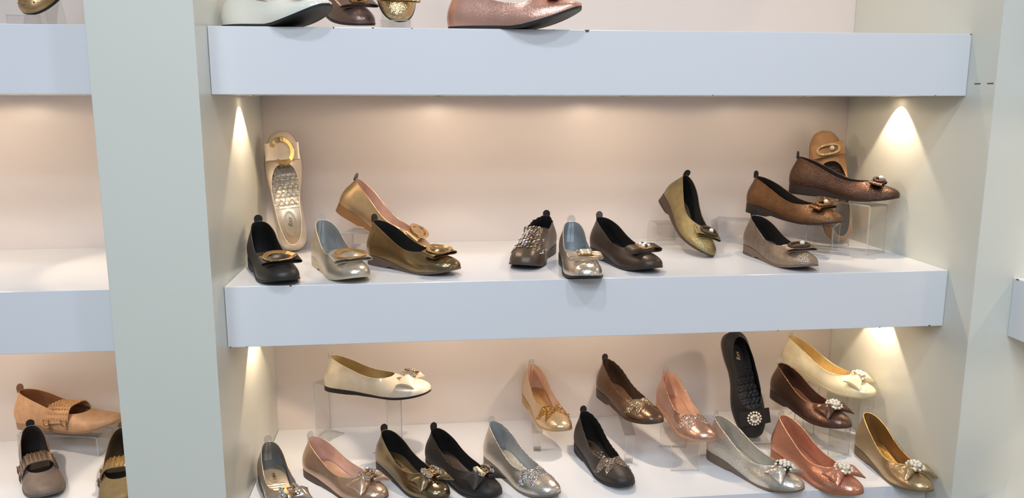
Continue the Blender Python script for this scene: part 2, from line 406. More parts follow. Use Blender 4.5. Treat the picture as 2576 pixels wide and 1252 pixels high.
def sole_loops(sp, n=40, grow=.0012):
    P, Q, zb, bend = shoe_curves(sp, n)
    P = P.copy(); P[:, 1] *= 1+grow/.03
    top = full_loop(P); bot = full_loop(np.column_stack([P[:, 0], P[:, 1]*.985, np.minimum(zb, P[:, 2]-.003)]))
    for A in (top, bot): A[:, 1] += bend(A[:, 0])
    return top, bot
# ---------------------------------------------------------------- shoe builder
def grid_normals(G):
    du = np.roll(G, -1, 1)-np.roll(G, 1, 1); dv = np.gradient(G, axis=0)
    n = np.cross(du, dv); n /= np.linalg.norm(n, axis=2)[:, :, None]+1e-12
    c = np.array([.115, 0, .02]); s = np.sign(np.sum(n*(G-c), axis=2))
    if np.sum(s) < 0: n = -n
    return n
class Shoe: pass
def make_shoe(name, mw, sp, st, label, group, scale=1.0):
    """st: upper/lining/insole/sole/binding/tab materials and details"""
    S = Shoe(); root = empty(name, mw @ Matrix.Scale(scale, 4)); tag(root, label, 'shoe', group); S.root = root; S.sp = sp
    n, m = (64, 10) if sp.get('scallop') else (44, 10)
    G = upper_grid(sp, n, m); N = G.shape[1]; Nn = grid_normals(G); S.G, S.N, S.Nn = G, N, Nn
    up = MB().grid(G, wrap=True).build('upper', st['upper'], root)
    inner = G-Nn*.0011; inner[0] = G[0]-Nn[0]*.0011+np.array([0, 0, .001])
    MB().grid(inner, wrap=True, flip=True).build('lining', st['lining'], root)
    # rim binding closes the edge
    br = st.get('bind_r', .00075)
    path = (G[-1]+inner[-1])/2
    MB().tube(path, br, 6, closed=True).build('topline_binding', st.get('binding', st['upper']), up)
    # outsole
    t, b = sole_loops(sp, n, st.get('welt', .0012)); K = len(t)
    mb = MB(); mb.add(np.vstack([t, b]), [tuple(range(K)), tuple(range(K, 2*K))[::-1]]+[(i, i+K, (i+1) % K+K, (i+1) % K) for i in range(K)])
    so = mb.build('sole', st['sole'], root, smooth=True, angle=50)
    if st.get('heel_lift'):
        # separate heel piece at the back of the sole
        sel = [i for i in range(K) if b[i, 0] < .072]
        order = [i for i in sel if i > K//2]+[i for i in sel if i <= K//2]
        lo = np.array([b[i] for i in order]); lo[:, 2] = np.minimum(lo[:, 2], .0001)-.0002
        hi = lo.copy(); hi[:, 2] = .0055; hi[:, 1] *= 1.012; lo[:, 1] *= 1.012
        q = len(order)
        MB().add(np.vstack([hi, lo]), [tuple(range(q)), tuple(range(q, 2*q))[::-1]]+[(i, i+q, (i+1) % q+q, (i+1) % q) for i in range(q)]).build('heel_piece', st['heel_lift'], so, smooth=True, angle=40)
    # insole
    Pc, Qc, zb, bend = shoe_curves(sp, 120)
    us = np.linspace(.012, .985, 110); S.bend = bend
    wI = np.interp(us*L, Pc[:, 0], Pc[:, 1])-.0022
    zI = sole_prof(us, sp.get('heel', .021), sp.get('spring', .014), sp.get('ts', .66))[0]+.0022+.0060*np.exp(-((us-.24)/.24)**2)
    rows = []
    for k, u in enumerate(us):
        ss = np.linspace(-1, 1, 27); x = np.full(27, u*L); y = ss*max(wI[k], .001)
        z = zI[k]+.0022*np.abs(ss)**3+insole_relief(st.get('relief', 'oval'), x, y)
        rows.append(np.column_stack([x, y+bend(x), z]))
    ins = MB().grid(np.array(rows)).build('insole', st['insole'], root)
    S.insole_z = lambda x: float(np.interp(x, us*L, zI))
    if st.get('logo'): S.logo = insole_logo(st['logo'], S, ins, st.get('logo_mat') or GOLD(), st.get('logo_rev', False))
    # strips sewn over the back seam inside
    if st.get('seam'):
        for sgn in (-1, 1):
            pts = []
            for r in range(2, m+1):
                p = inner[r, 0]-Nn[r, 0]*.0006; pts.append(p+np.array([.0004, sgn*.0042, 0]))
            MB().ribbon(pts, (0, 1, 0), .0068, .0005).build('seam_strip', st['seam'], root, smooth=False)
    # pull tab / clear sticker at the back
    if st.get('tab'):
        top = G[-1, 0]; w = st.get('tab_w', .0085); hh = st.get('tab_h', .0135)
        out = [(-w*.8, -.004), (w*.8, -.004), (w*.92, 0)]+[(w*math.cos(a), hh-w*1.0+w*math.sin(a)) for a in np.linspace(0, math.pi, 13)]+[(-w*.92, 0)]
        x0 = top[0]+.0002; lean = -.10
        f0 = [(x0+(lean*z if z > 0 else   .30*z), y, top[2]+z) for y, z in out]; f1 = [(x-.0011, y, z) for x, y, z in f0]
        q = len(out)
        MB().add(f0+f1, [tuple(range(q)), tuple(range(q, 2*q))[::-1]]+[(i, i+q, (i+1) % q+q, (i+1) % q) for i in range(q)]).build('pull_tab', st['tab'], root, smooth=True, angle=40)
    # dense points of the outer surface for laying ornaments on it
    GG = upper_grid(dict(sp, scallop=0), 72, 26); S.cloud = upper_grid(dict(sp, scallop=0), 130, 56)[16:].reshape(-1, 3)
    S.GG = GG; S.tip = GG.shape[1]//2
    return S
def insole_relief(kind, x, y):
    r = np.zeros_like(x)
    e = np.sqrt(((x-.055)/.026)**2+(y/.0125)**2)
    if kind in ('oval', 'hearts'): r += .0007*np.exp(-((e-1)/.10)**2)
    if kind == 'hearts':
        xx = x-.088; a = xx/.0165; b = y/.0105
        zig = np.abs(((b+np.floor(a)*.5) % 1.0)-.5)*2
        fr = a % 1.0
        ridge = np.exp(-((fr-.15-.75*zig)/.10)**2)+.7*np.exp(-((fr-.08-.12*np.abs(np.sin(b*np.pi*2)))/.09)**2)
        r -= .0020*np.clip(ridge, 0, 1)*(xx > 0)*(1-.0*np.abs(b))
        r += .0008*(xx > 0)
    if kind == 'bars':
        for x0 in (.090, .097, .104): r += .0009*np.exp(-((x-x0-.12*y)/.0012)**2)*(np.abs(y) < .016)
        r += .0005*np.exp(-((e-1.25)/.08)**2)
    return r
_text_cache = {}
def text_mesh(txt, size, shear):
    key = (txt, size, shear)
    if key not in _text_cache:
        cu = bpy.data.curves.new('lettering', 'FONT'); cu.body = txt; cu.size = size; cu.extrude = .0003; cu.shear = shear
        cu.align_x = 'CENTER'; cu.align_y = 'CENTER'; cu.resolution_u = 3
        o = bpy.data.objects.new('lettering', cu); C.objects.link(o); bpy.context.view_layer.update()
        me = bpy.data.meshes.new_from_object(o.evaluated_get(bpy.context.evaluated_depsgraph_get()))
        bpy.data.objects.remove(o, do_unlink=True)
        _text_cache[key] = (np.array([v.co[:] for v in me.vertices]), [tuple(p.vertices) for p in me.polygons])
        bpy.data.meshes.remove(me)
    return _text_cache[key]
def insole_logo(kind, S, parent, mat, rev=False):
    if kind == 'block': v, f = text_mesh('MRD', .0125, 0.)
    else: v, f = text_mesh('Rxx', .0125, .45)
    x0 = .057 if kind != 'block' else .066; sg = -1 if rev else 1
    w = v.copy()
    if kind == 'block': w[:, 0] *= 1.35; w[:, 1] *= .80
    else: w[:, 1] *= 1.0
    X = x0+sg*w[:, 0]; Y = sg*w[:, 1]
    pts = [(x, y+S.bend(x), S.insole_z(x)+.0007+z) for x, y, z in zip(X, Y, w[:, 2])]
    o = MB().add(pts, f).build('logo', mat, parent, smooth=False); o['label'] = 'small gold lettering pressed into the insole'
    return o
def vamp_frame(S, row):
    """frame on the middle line of the vamp; 19 is the usual seat of a bow, 4 mm per step towards the heel"""
    G, t = S.GG, S.tip
    row = float(np.interp(-(.197-(row-19)*.004), -G[2:, t, 0], np.arange(2, len(G))))
    r0 = int(row); fr = row-r0
    p = G[r0, t]*(1-fr)+G[min(r0+1, 26), t]*fr
    tx = Vector(G[max(r0-1, 0), t]-G[min(r0+2, 26), t]).normalized()
    ty = Vector((0, 1, 0)); tz = tx.cross(ty).normalized()
    if tz.z < 0: tz = -tz
    ty = tz.cross(tx)
    mw = Matrix.Identity(4)
    for i, v in enumerate((tx, ty, tz)):
        mw[0][i], mw[1][i], mw[2][i] = v
    mw.translation = Vector(p); return mw @ Matrix.Scale(OS, 4)
def surf(S, x, y, lift=0.):
    d = (S.cloud[:, 0]-x)**2+(S.cloud[:, 1]-y)**2
    idx = np.argpartition(d, 5)[:5]; w = 1/(d[idx]+1e-7)
    return np.array([x, y, float((S.cloud[idx, 2]*w).sum()/w.sum())+lift])
OS = 1.28                                  # ornament size
def put(o, S, fr): o.matrix_local = fr; return o
# ---------------------------------------------------------------- ornaments (all in the vamp frame: x to the toe, y across, z out)
def loop_bow(S, fr, mat, a=.029, h=.0070, w=.022, sag=3.6, z0=.0008):
    th = np.linspace(0, 2*np.pi, 44, endpoint=False)
    y = a*np.sign(np.cos(th))*np.abs(np.cos(th))**.55; z = z0+h/2+h/2*np.sign(np.sin(th))*np.abs(np.sin(th))**.8
    z = z*(.55+.45*np.abs(y)/a)-sag*y*y
    o = MB().ribbon(np.column_stack([np.zeros(44), y, z]), (1, 0, 0), w, .0011, closed=True).build('bow', mat, S.root, smooth=True, angle=50)
    return put(o, S, fr)
def ring_buckle(S, fr, mat, r=.0185, gap=False, strap=None):
    n = 14 if not gap else 18
    a0, a1 = (0, 2*np.pi) if not gap else (math.radians(-60), math.radians(230))
    an = np.linspace(a0, a1, n, endpoint=gap)
    p = np.column_stack([r*.88*np.sin(an), r*1.12*np.cos(an), .0078-3.2*(r*1.12*np.cos(an))**2+.001*np.sin(2*an)])
    wd = np.column_stack([.88*np.sin(an), np.cos(an), np.full(n, .35)])
    width = .0058+.0022*np.abs(np.cos(an+.3))
    o = MB().ribbon(p, wd, width, .0024, closed=not gap).build('ring_buckle', mat, S.root, smooth=False)
    o['label'] = 'gold faceted ring buckle'
    b = o.modifiers.new('edge', 'BEVEL'); b.width = .0006; b.segments = 1
    put(o, S, fr)
    # swell of the strap inside the ring
    m = MB(); k = 12; G = []
    for i in range(k+1):
        rr = i/k
        G.append(np.column_stack([rr*r*.70*np.cos(np.arange(24)*np.pi/12), rr*r*.9*np.sin(np.arange(24)*np.pi/12), .0052+.0040*(1-rr**2)-4.5*(rr*r*.9*np.sin(np.arange(24)*np.pi/12))**2]))
    put(m.grid(np.array(G), wrap=True).build('bow_centre', strap, S.root), S, fr) if strap else None
    return o
def fan_bow(S, fr, mat, l=.033, w0=.006, w1=.019, h=.009, sag=6., folds=2, twist=.25, gap=.004):
    for sg in (-1, 1):
        nr, ns = 12, 13; top = []; bot = []
        for i in range(nr):
            r = i/(nr-1); w = w0+(w1-w0)*r**.75
            row = []; rb = []
            for j in range(ns):
                s = -1+2*j/(ns-1)
                y = gap+r*l*(1-.10*(1-s*s)); x = s*w+twist*.012*r
                puff = h*(math.sin(math.pi*min(1, r*.85+.1))**.8)*(1-abs(s)**3*.85)+.0012
                fold = .0016*(1-r)**1.0*math.cos(s*math.pi*folds)
                base = -sag*(sg*y)**2
                row.append((x, sg*y, base+puff+fold+.0015)); rb.append((x, sg*y, base+.0004+.0006*r))
            top.append(row); bot.append(rb)
        m = MB(); T = np.array(top); B = np.array(bot)
        m.grid(T, flip=sg < 0); m.grid(B, flip=sg > 0)
        rim = [(0, j) for j in range(ns)]+[(i, ns-1) for i in range(1, nr)]+[(nr-1, j) for j in range(ns-2, -1, -1)]+[(i, 0) for i in range(nr-2, 0, -1)]
        off = nr*ns; q = len(rim)
        m.f += [(rim[k][0]*ns+rim[k][1], rim[k][0]*ns+rim[k][1]+off, rim[(k+1) % q][0]*ns+rim[(k+1) % q][1]+off, rim[(k+1) % q][0]*ns+rim[(k+1) % q][1]) for k in range(q)]
        o = m.build('bow_wing', mat, S.root, smooth=True, angle=50); put(o, S, fr)
def crystal_mat(): return M('patent', (225, 225, 228), .9, .06)
def crystal_buckle(S, fr, frame=None):
    g = frame or GOLD()
    o = MB()
    for sg in (-1, 1):
        # half-moon plates
        an = np.linspace(-1.15, 1.15, 13)
        inner = [(.0120*math.sin(a)*1.1, sg*(.0030+.0010*math.cos(a)), .0082) for a in an]
        outer = [(.0125*math.sin(a)*1.15, sg*(.0052+.0085*math.cos(a)**.7), .0072-.0015*math.cos(a)) for a in an]
        o.grid(np.array([inner, outer]), flip=sg > 0)
        o.grid(np.array([[(x, y, z-.002) for x, y, z in inner], inner]), flip=sg > 0)
        o.grid(np.array([outer, [(x, y, z-.002) for x, y, z in outer]]), flip=sg > 0)
    for x in (-.0065, .0065): o.box((x-.0010, -.005, .0055), (x+.0010, .005, .0075))
    b = put(o.build('buckle', g, S.root, smooth=False), S, fr); b['label'] = 'gold crescent buckle'
    c = MB()
    for sg in (-1, 1):
        for ring in (0, 1):
            for a in np.linspace(-1.25, 1.25, 8 if ring else 6):
                rr = .0112 if ring else .0080
                c.gem((rr*1.15*math.sin(a), sg*(.0056+(.0085 if ring else .0048)*math.cos(a)**.7), .0082-(.0012 if ring else 0)), .0021, (.2*math.sin(a), sg*.4, 1))
    q = c.build('crystals', crystal_mat(), b, smooth=False); q['kind'] = 'stuff'
    z = MB()
    for i in range(6):
        a = i*math.pi/3; z.gem((.0030*math.cos(a), .0030*math.sin(a), .0072), .0016, (.4*math.cos(a), .4*math.sin(a), 1))
    z.gem((0, 0, .0085), .0019); z.build('centre_stone', crystal_mat(), b, smooth=False)
    return b
_pearl = {}
def pearl_obj(r, col):
    key = (round(r, 5), col)
    if key not in _pearl:
        _pearl[key] = MB().ball((0, 0, 0), r, 14, 9)
    return _pearl[key]
def pearl_cluster(S, fr, rad=.0115, col=(236, 226, 206), metal=(150, 135, 110), flat=False, n1=7, n2=10, h=.010):
    pm = M('pearl', col, 0, .22); base = MB()
    base.ball((0, 0, h*.35), rad*1.02, 14, 6, (1, 1, .45)) if not flat else base.ball((0, 0, h*.15), rad*.85, 14, 6, (1, 1, .3)); b = put(base.build('cluster_base', M('patent', metal, 1., .3), S.root), S, fr)
    pts = [(0, 0, h, .0030)] if not flat else []
    for i in range(n1): a = i*2*math.pi/n1+.2; pts.append((rad*.5*math.cos(a), rad*.55*math.sin(a), h*.88 if not flat else h*.6, .0027))
    for i in range(n2): a = i*2*math.pi/n2; pts.append((rad*.95*math.cos(a), rad*1.0*math.sin(a), h*.50 if not flat else h*.45, .0021))
    mesh = {}
    for x, y, z, r in pts:
        if r not in mesh:
            o = pearl_obj(r, col); ob = MB(); ob.v, ob.f = list(o.v), list(o.f); first = ob.build('pearl', pm, S.root); mesh[r] = first
            first.matrix_local = fr @ Matrix.Translation((x, y, z))
        else: inst(mesh[r], S.root, fr @ Matrix.Translation((x, y, z)))
    if flat:
        c = MB()
        for i in range(6): a = i*math.pi/3; c.gem((.0026*math.cos(a), .0026*math.sin(a), h*.5), .0017)
        c.gem((0, 0, h*.65), .0016); put(c.build('centre_stone', crystal_mat(), S.root, smooth=False), S, fr)
    else:
        c = MB()
        for i in range(8): a = i*math.pi/4+.4; c.gem((rad*.75*math.cos(a), rad*.8*math.sin(a), h*.75), .0012, (math.cos(a), math.sin(a), 1))
        put(c.build('crystals', crystal_mat(), S.root, smooth=False), S, fr)['kind'] = 'stuff'
def oval_buckle(S, fr, mat, pearl_side=.0):
    an = np.linspace(0, 2*np.pi, 40, endpoint=False)
    y = .0175*np.sign(np.cos(an))*np.abs(np.cos(an))**.75; x = .0078*np.sign(np.sin(an))*np.abs(np.sin(an))**.8
    p = np.column_stack([x, y, .0082-5.0*y*y])
    o = put(MB().tube(p, .0024, 8, closed=True).build('oval_buckle', mat, S.root), S, fr)
    o['label'] = 'beaded oval buckle'
    pr = MB().ball((0, 0, 0), .0040, 16, 10).build('pearl', M('pearl', (235, 228, 218), .1, .16), S.root)
    pr.matrix_local = fr @ Matrix.Translation((.001, pearl_side, .0105)); return o
def jewel_plate(S, fr, dark=False):
    g = GOLD(); m = MB().box((-.009, -.0115, .0068), (.009, .0115, .0088))
    m.box((-.0065, -.0090, .0088), (.0065, .0090, .0094))
    for sx in (-1, 1):
        for sy in (-1, 1): m.ball((sx*.008, sy*.0105, .0094), .0014, 8, 5)
    b = put(m.build('jewel_plate', g, S.root, smooth=False), S, fr)
    cols = [(240, 236, 228), (238, 232, 220), (60, 48, 40) if dark else (225, 190, 130)]
    pos = [(.0045, -.0050), (.0045, .0050), (-.0045, -.0050), (-.0045, .0050), (0, 0), (-.0052, 0), (.0052, 0)]
    for k, (x, y) in enumerate(pos):
        c = cols[0] if k < 4 else (cols[2] if k > 4 else (cols[1] if dark else cols[2]))
        s = put(MB().ball((x, y, .0108), .0032, 12, 7, (1, 1, .75)).build('stone', M('pearl', c, .05, .12), b), S, Matrix.Identity(4))
def leaf_bow(S, xo, mats):
    """glitter applique: leaves lying on the vamp"""
    yo = float(S.bend(xo))
    for sg in (-1, 1):
        for ang, ln, wd in ((-14, .044, .0118), (40, .039, .0095)):
            a = math.radians(ang); ux, uy = math.sin(a), sg*math.cos(a); nx, ny = uy, -ux
            nr, ns = 14, 7; top = []; low = []
            for i in range(nr):
                r = i/(nr-1); w = wd*math.sin(math.pi*min(.999, (.12+.88*r)))**.75*(1 if r < .999 else 0)
                rt = []; rl = []
                for j in range(ns):
                    s = -1+2*j/(ns-1)
                    px, py = xo+ux*r*ln+nx*s*w-.002*r*0, yo+uy*r*ln+ny*s*w
                    # keep off the opening and the welt
                    p = surf(S, px, py)
                    rt.append(p+np.array([0, 0, .0016*(1-s*s*.6)+.0008])); rl.append(p+np.array([0, 0, -.0006]))
                top.append(rt); low.append(rl)
            T, B = np.array(top), np.array(low); m = MB()
            flip = (sg > 0) 
            m.grid(T, flip=flip)
            for k in (0, ns-1): m.grid(np.array([T[:, k], B[:, k]]))
            m.grid(np.array([T[-1], B[-1]])); m.grid(np.array([T[0], B[0]]))
            m.build('bow_leaf', mats, S.root)
    # rhinestones
    c = MB(); q = 0
    for sg in (-1, 1):
        for k in range(9):
            a = math.radians(rng.choice([-14, 38])); r = rng.uniform(.003, .034)
            p = surf(S, xo+math.sin(a)*r+rng.uniform(-.003, .003), yo+sg*math.cos(a)*r, .0022); c.gem(p, .0012)
    c.gem(surf(S, xo, yo, .0035), .0022)
    c.build('rhinestones', crystal_mat(), S.root, smooth=False)['kind'] = 'stuff'
    k = MB(); p = surf(S, xo, yo, .001); k.ball(p, .0055, 12, 6, (1.0, .75, .35)); k.build('bow_knot', mats, S.root)
def stud_strap(S, xo, mat, smat, w=.058, half=.033, rows=8, cols=11, buckle=None):
    """wide strap arched over the opening, studs in rows, two small buckles on the outer side"""
    yo = float(S.bend(xo)); ys = np.sin(np.linspace(-np.pi/2, np.pi/2, 25))
    zc = S.GG[26, S.tip][2]+.016
    path = []
    for s in ys:
        y = yo+s*half; e = surf(S, xo, yo+math.copysign(min(abs(s*half), .028), s))[2]
        z = zc*(1-abs(s)**5)+(S.sp.get('heel', .021)*.3+.016)*abs(s)**5
        path.append((xo, y*(1.0), z))
    path = np.array(path)
    st = MB().ribbon(path, (1, 0, .05), w, .0016).build('strap', mat, S.root, smooth=True, angle=50)
    t = np.gradient(path, axis=0); t /= np.linalg.norm(t, axis=1)[:, None]
    nrm = np.cross(np.array([1, 0, 0.]), t); nrm *= np.sign(nrm[:, 2:3]+1e-9)
    m = MB()
    for i in range(cols):
        k = 2.6+18.8*i/(cols-1); i0 = int(k); fr = k-i0
        p = path[i0]*(1-fr)+path[min(i0+1, 24)]*fr; n = nrm[i0]; tt = t[i0]
        for j in range(rows):
            x = -w/2+.0035+(w-.007)*j/(rows-1); c = p+np.array([x, 0, 0])+n*.0008; h = .0027
            b = [c+np.array([-h, 0, 0])-tt*h, c+np.array([h, 0, 0])-tt*h, c+np.array([h, 0, 0])+tt*h, c+np.array([-h, 0, 0])+tt*h]
            u = [c+np.array([-h*.4, 0, 0])-tt*h*.4+n*.0019, c+np.array([h*.4, 0, 0])-tt*h*.4+n*.0019, c+np.array([h*.4, 0, 0])+tt*h*.4+n*.0019, c+np.array([-h*.4, 0, 0])+tt*h*.4+n*.0019]
            m.add(b+u, [(4, 5, 6, 7), (0, 1, 5, 4), (1, 2, 6, 5), (2, 3, 7, 6), (3, 0, 4, 7)])
    o = m.build('studs', smat, st, smooth=False); o['kind'] = 'stuff'
    sg = st_side = S.sp.get('buckle_side', -1)
    e = path[1 if sg < 0 else 23]
    for dx in (-.022, .022):
        q = np.array([e[0]+dx, e[1]+sg*.0022, e[2]+.002])
        MB().ribbon([q+np.array([0, 0, .006]), q, q+np.array([0, 0, -.012])], (1, 0, 0), .008, .0016).build('strap_end', mat, S.root, smooth=False)
        fr_ = [q+np.array([a*.0062, sg*.0014, b*.0052]) for a, b in ((-1, -1), (1, -1), (1, 1), (-1, 1))]
        MB().tube(fr_, .0011, 6, closed=True).build('small_buckle', buckle or smat, S.root)
# ---------------------------------------------------------------- shoes: where they stand (x, y, z, heading, pitch, roll)
POSE = {
'ring_black': (0.0244, 0.2161, 1.1533, -1.2077, 0.0000, 0.0000),
'ring_silver': (0.1531, 0.2243, 1.1533, -1.1878, 0.0000, 0.0000),
'ring_rose': (0.1766, 0.3622, 1.2497, -0.3881, 0.4576, 0.0000),
'ring_gold': (0.2616, 0.2148, 1.1533, -0.7842, 0.0000, 0.0000),
'studded': (0.6601, 0.3094, 1.1533, -1.9659, 0.0000, 0.0000),
'jewel_silver': (0.6933, 0.1981, 1.1533, -1.6226, 0.0000, 0.0000),
'jewel_black': (0.7639, 0.2539, 1.1533, -1.2920, 0.0000, 0.0000),
'pearl_olive': (0.9625, 0.3974, 1.2560, -1.4434, 0.4502, -0.4083),
'pearl_pewter': (1.1245, 0.2481, 1.1533, -1.4653, 0.0000, 0.0000),
'pearl_bronze': (1.1636, 0.3597, 1.2333, -1.0501, 0.0599, 0.0000),
'pearl_dark': (1.2536, 0.3361, 1.2804, -0.7565, 0.0441, 0.0000),
'white_bow': (0.1364, 0.3388, 0.8280, -0.3396, 0.0184, 0.0000),
'mrd_grey': (0.0224, 0.1982, 0.6794, -1.2053, 0.0000, 0.0000),
'mrd_rose': (0.1075, 0.2101, 0.6794, -0.8257, 0.0000, 0.0000),
'mrd_gold': (0.2699, 0.2337, 0.6794, -1.0266, 0.0000, 0.0000),
'mrd_black': (0.3821, 0.2311, 0.6794, -1.0448, 0.0000, 0.0000),
'glit_silver': (0.5143, 0.2214, 0.6794, -1.0740, 0.0000, 0.0000),
'glit_gold': (0.6369, 0.4419, 0.7435, -1.3867, 0.0310, 0.0000),
'glit_black': (0.7399, 0.2717, 0.6794, -1.3693, 0.0000, 0.0000),
'glit_brown': (0.8152, 0.3922, 0.7671, -1.2572, 0.0175, 0.0000),
'glit_rose': (0.9576, 0.3350, 0.7518, -1.4569, 0.0277, 0.0000),
'cream': (1.2836, 0.3841, 0.8250, -0.9742, 0.1187, 0.0000),
'pc_brown': (1.2404, 0.3213, 0.7731, -1.3183, 0.0344, 0.0000),
'pc_silver': (1.0330, 0.1947, 0.6794, -1.1078, 0.0000, 0.0000),
'pc_pink': (1.1875, 0.1831, 0.6794, -1.2924, 0.0000, 0.0000),
'pc_gold': (1.3997, 0.1837, 0.6794, -1.5498, 0.0000, 0.0000),
'strap_tan': (-0.5921, 0.4213, 0.7315, -0.3794, -0.0767, 0.0000),
'strap_brown': (-0.5355, 0.3417, 0.6794, -1.0588, 0.0000, 0.0000),
'strap_olive': (-0.3196, 0.3097, 0.6794, -1.3241, 0.0000, 0.0000),
'top_white': (0.0104, 0.1050, 1.6263, -0.5985, 0.0000, 0.0000),
'top_brown': (0.2050, 0.2250, 1.6263, -1.1519, 0.0000, 0.0000),
'top_pink': (0.4300, 0.0750, 1.6263, -0.4189, 0.0000, 0.0000),
}
def pose(k):
    x, y, z, a, p, r = POSE[k]
    return Matrix.Translation((x, y, z)) @ Matrix.Rotation(a, 4, 'Z') @ Matrix.Rotation(p, 4, 'Y') @ Matrix.Rotation(r, 4, 'X')
def stand(heel, toe, face):
    X = (Vector(toe)-Vector(heel)).normalized(); Z = Vector(face); Z = (Z-X*Z.dot(X)).normalized(); Y = Z.cross(X)
    m = Matrix.Identity(4)
    for i, v in enumerate((X, Y, Z)): m[0][i], m[1][i], m[2][i] = v
    m.translation = Vector(heel); return m
BLACKTAB = M('suede', (26, 23, 22), 0, .6)
def style(upper, lining, insole, sole, **k):
    d = dict(upper=upper, lining=lining, insole=insole, sole=sole, tab=BLACKTAB); d.update(k); return d
BLK = M('fabric', (22, 19, 18), 0, .75)
# ---- middle shelf: ring buckles
GM = 'flats on the middle shelf'; GB = 'flats on the bottom shelf'; GT = 'flats on the top shelf'; GL = 'stud-strap shoes in the left bay'
u = M('smooth', (42, 37, 35), .1, .42)
S = make_shoe('ballet_flat', pose('ring_black'), dict(back=.075), style(u, BLK, M('smooth', (70, 58, 48), .1, .5), M('sole', (38, 34, 32), 0, .6), logo='script'), 'black leather flat with gold ring buckle, leftmost on the middle shelf', GM, 1.03)
f = vamp_frame(S, 19); loop_bow(S, f, u, w=.026); ring_buckle(S, f, GOLD(), strap=u)
u = M('smooth', (226, 208, 186), .25, .36)
S = make_shoe('ballet_flat', stand((.072, .385, 1.1545), (.046, .402, 1.40), (.16, -1, .12)), dict(back=.05, heel=.012, side_sign=-1), style(u, M('smooth', (205, 188, 166), .3, .4), M('smooth', (208, 192, 168), .55, .32), M('sole', (150, 128, 104), 0, .6), relief='hearts', logo='script', tab=None, binding=M('smooth', (235, 222, 200), .3, .3)), 'off-white flat with gold open-ring buckle, standing on its heel in the left corner', GM, 1.12)
f = vamp_frame(S, 18); loop_bow(S, f, u, a=.026, w=.027, sag=4.); ring_buckle(S, f @ Matrix.Rotation(math.radians(-80), 4, 'Z'), GOLD(), r=.0175, gap=True)
u = M('smooth', (196, 184, 168), .65, .30)
S = make_shoe('ballet_flat', pose('ring_silver'), dict(back=.075), style(u, M('smooth', (168, 171, 172), .25, .35), M('smooth', (190, 178, 160), .4, .4), M('sole', (196, 180, 152), 0, .5), tab=film(), seam=M('smooth', (186, 192, 196), .35, .3), binding=M('smooth', (224, 208, 186), .5, .3)), 'silver pearl flat with gold ring buckle and beige sole', GM, 1.03)
f = vamp_frame(S, 19); loop_bow(S, f, u, w=.026); ring_buckle(S, f, GOLD(), strap=u)
u = M('smooth', (198, 167, 128), .75, .30)
S = make_shoe('ballet_flat', pose('ring_rose'), dict(), style(u, M('smooth', (226, 188, 168), 0, .5), M('smooth', (206, 158, 118), .3, .4), M('sole', (150, 104, 62), 0, .5), tab=M('patent', (60, 62, 92), .2, .35), binding=M('smooth', (228, 186, 130), .7, .25)), 'honey-gold flat with pink lining tilted up behind the dark gold one', GM)
f = vamp_frame(S, 19); loop_bow(S, f, u, w=.026); ring_buckle(S, f, GOLD(), strap=u)
u = M('smooth', (140, 121, 90), .92, .22)
S = make_shoe('ballet_flat', pose('ring_gold'), dict(back=.077), style(u, BLK, M('smooth', (130, 100, 62), .6, .35), M('sole', (92, 74, 62), 0, .55), binding=M('smooth', (176, 138, 82), .9, .2)), 'shiny dark gold flat with gold ring buckle, black lining, pointing right', GM)
f = vamp_frame(S, 19); loop_bow(S, f, u, w=.026); ring_buckle(S, f, GOLD(), strap=u)
# ---- middle shelf: studded and jewel flats
u = M('smooth', (82, 68, 56), .35, .38)
S = make_shoe('loafer', pose('studded'), dict(blunt=.35, scallop=.0022, throat=.124, vamp=.066, side=.040, drop=.020, back=.066), style(u, BLK, BLK, M('sole', (60, 50, 42), 0, .55)), 'dark brown loafer with vamp covered in round crystals', GM)
cols = [(236, 230, 222), (224, 214, 226), (190, 172, 150), (230, 214, 168), (120, 100, 84), (150, 128, 112)]
protos = {}
cand = [(x+.0016*(j % 2), y) for i, x in enumerate(np.arange(.104, .216, .0066)) for j, y in enumerate(np.arange(-.040, .0405, .0066))]
for i, (x, y) in enumerate(cand):
    x += rng.uniform(-.0012, .0012); y += rng.uniform(-.0012, .0012)
    lim = .011+(x-.108)*.55
    if abs(y) > min(lim, .034): continue
    d = np.min((S.cloud[:, 0]-x)**2+(S.cloud[:, 1]-y-S.bend(x))**2)
    if d > .0030**2: continue
    p = surf(S, x, y+float(S.bend(x))); q = surf(S, x+.003, y+float(S.bend(x))); r_ = surf(S, x, y+.003+float(S.bend(x)))
    n = Vector(q-p).cross(Vector(r_-p)); n = -n if n.z < 0 else n
    c = cols[rng.integers(0, len(cols))]
    mw = Matrix.Translation(Vector(p)+n.normalized()*.0009) @ n.to_track_quat('Z', 'Y').to_matrix().to_4x4() @ Matrix.Rotation(rng.uniform(0, 3), 4, 'Z') @ Matrix.Scale(rng.uniform(.85, 1.15), 4)
    if c not in protos: protos[c] = o = MB().gem((0, 0, 0), .0036, h=.42).build('crystal', M('patent', c, .15, .08), S.root, smooth=False); o.matrix_local = mw
    else: inst(protos[c], S.root, mw)
u = M('crackle', (222, 210, 194), .85, .25)
S = make_shoe('ballet_flat', pose('jewel_silver'), dict(spring=.012), style(u, M('smooth', (168, 172, 174), .3, .32), M('smooth', (180, 184, 186), .4, .35), M('sole', (34, 32, 32), 0, .5), tab=film(), tab_w=.0095, seam=M('smooth', (192, 198, 202), .4, .3), binding=M('smooth', (228, 214, 196), .7, .3), welt=.0022), 'champagne silver crackled flat with square jewelled bow, facing front', GM)
f = vamp_frame(S, 19); loop_bow(S, f, u, a=.027, h=.0095, w=.017, sag=3.5); jewel_plate(S, f)
u = M('smooth', (66, 53, 44), .35, .40)
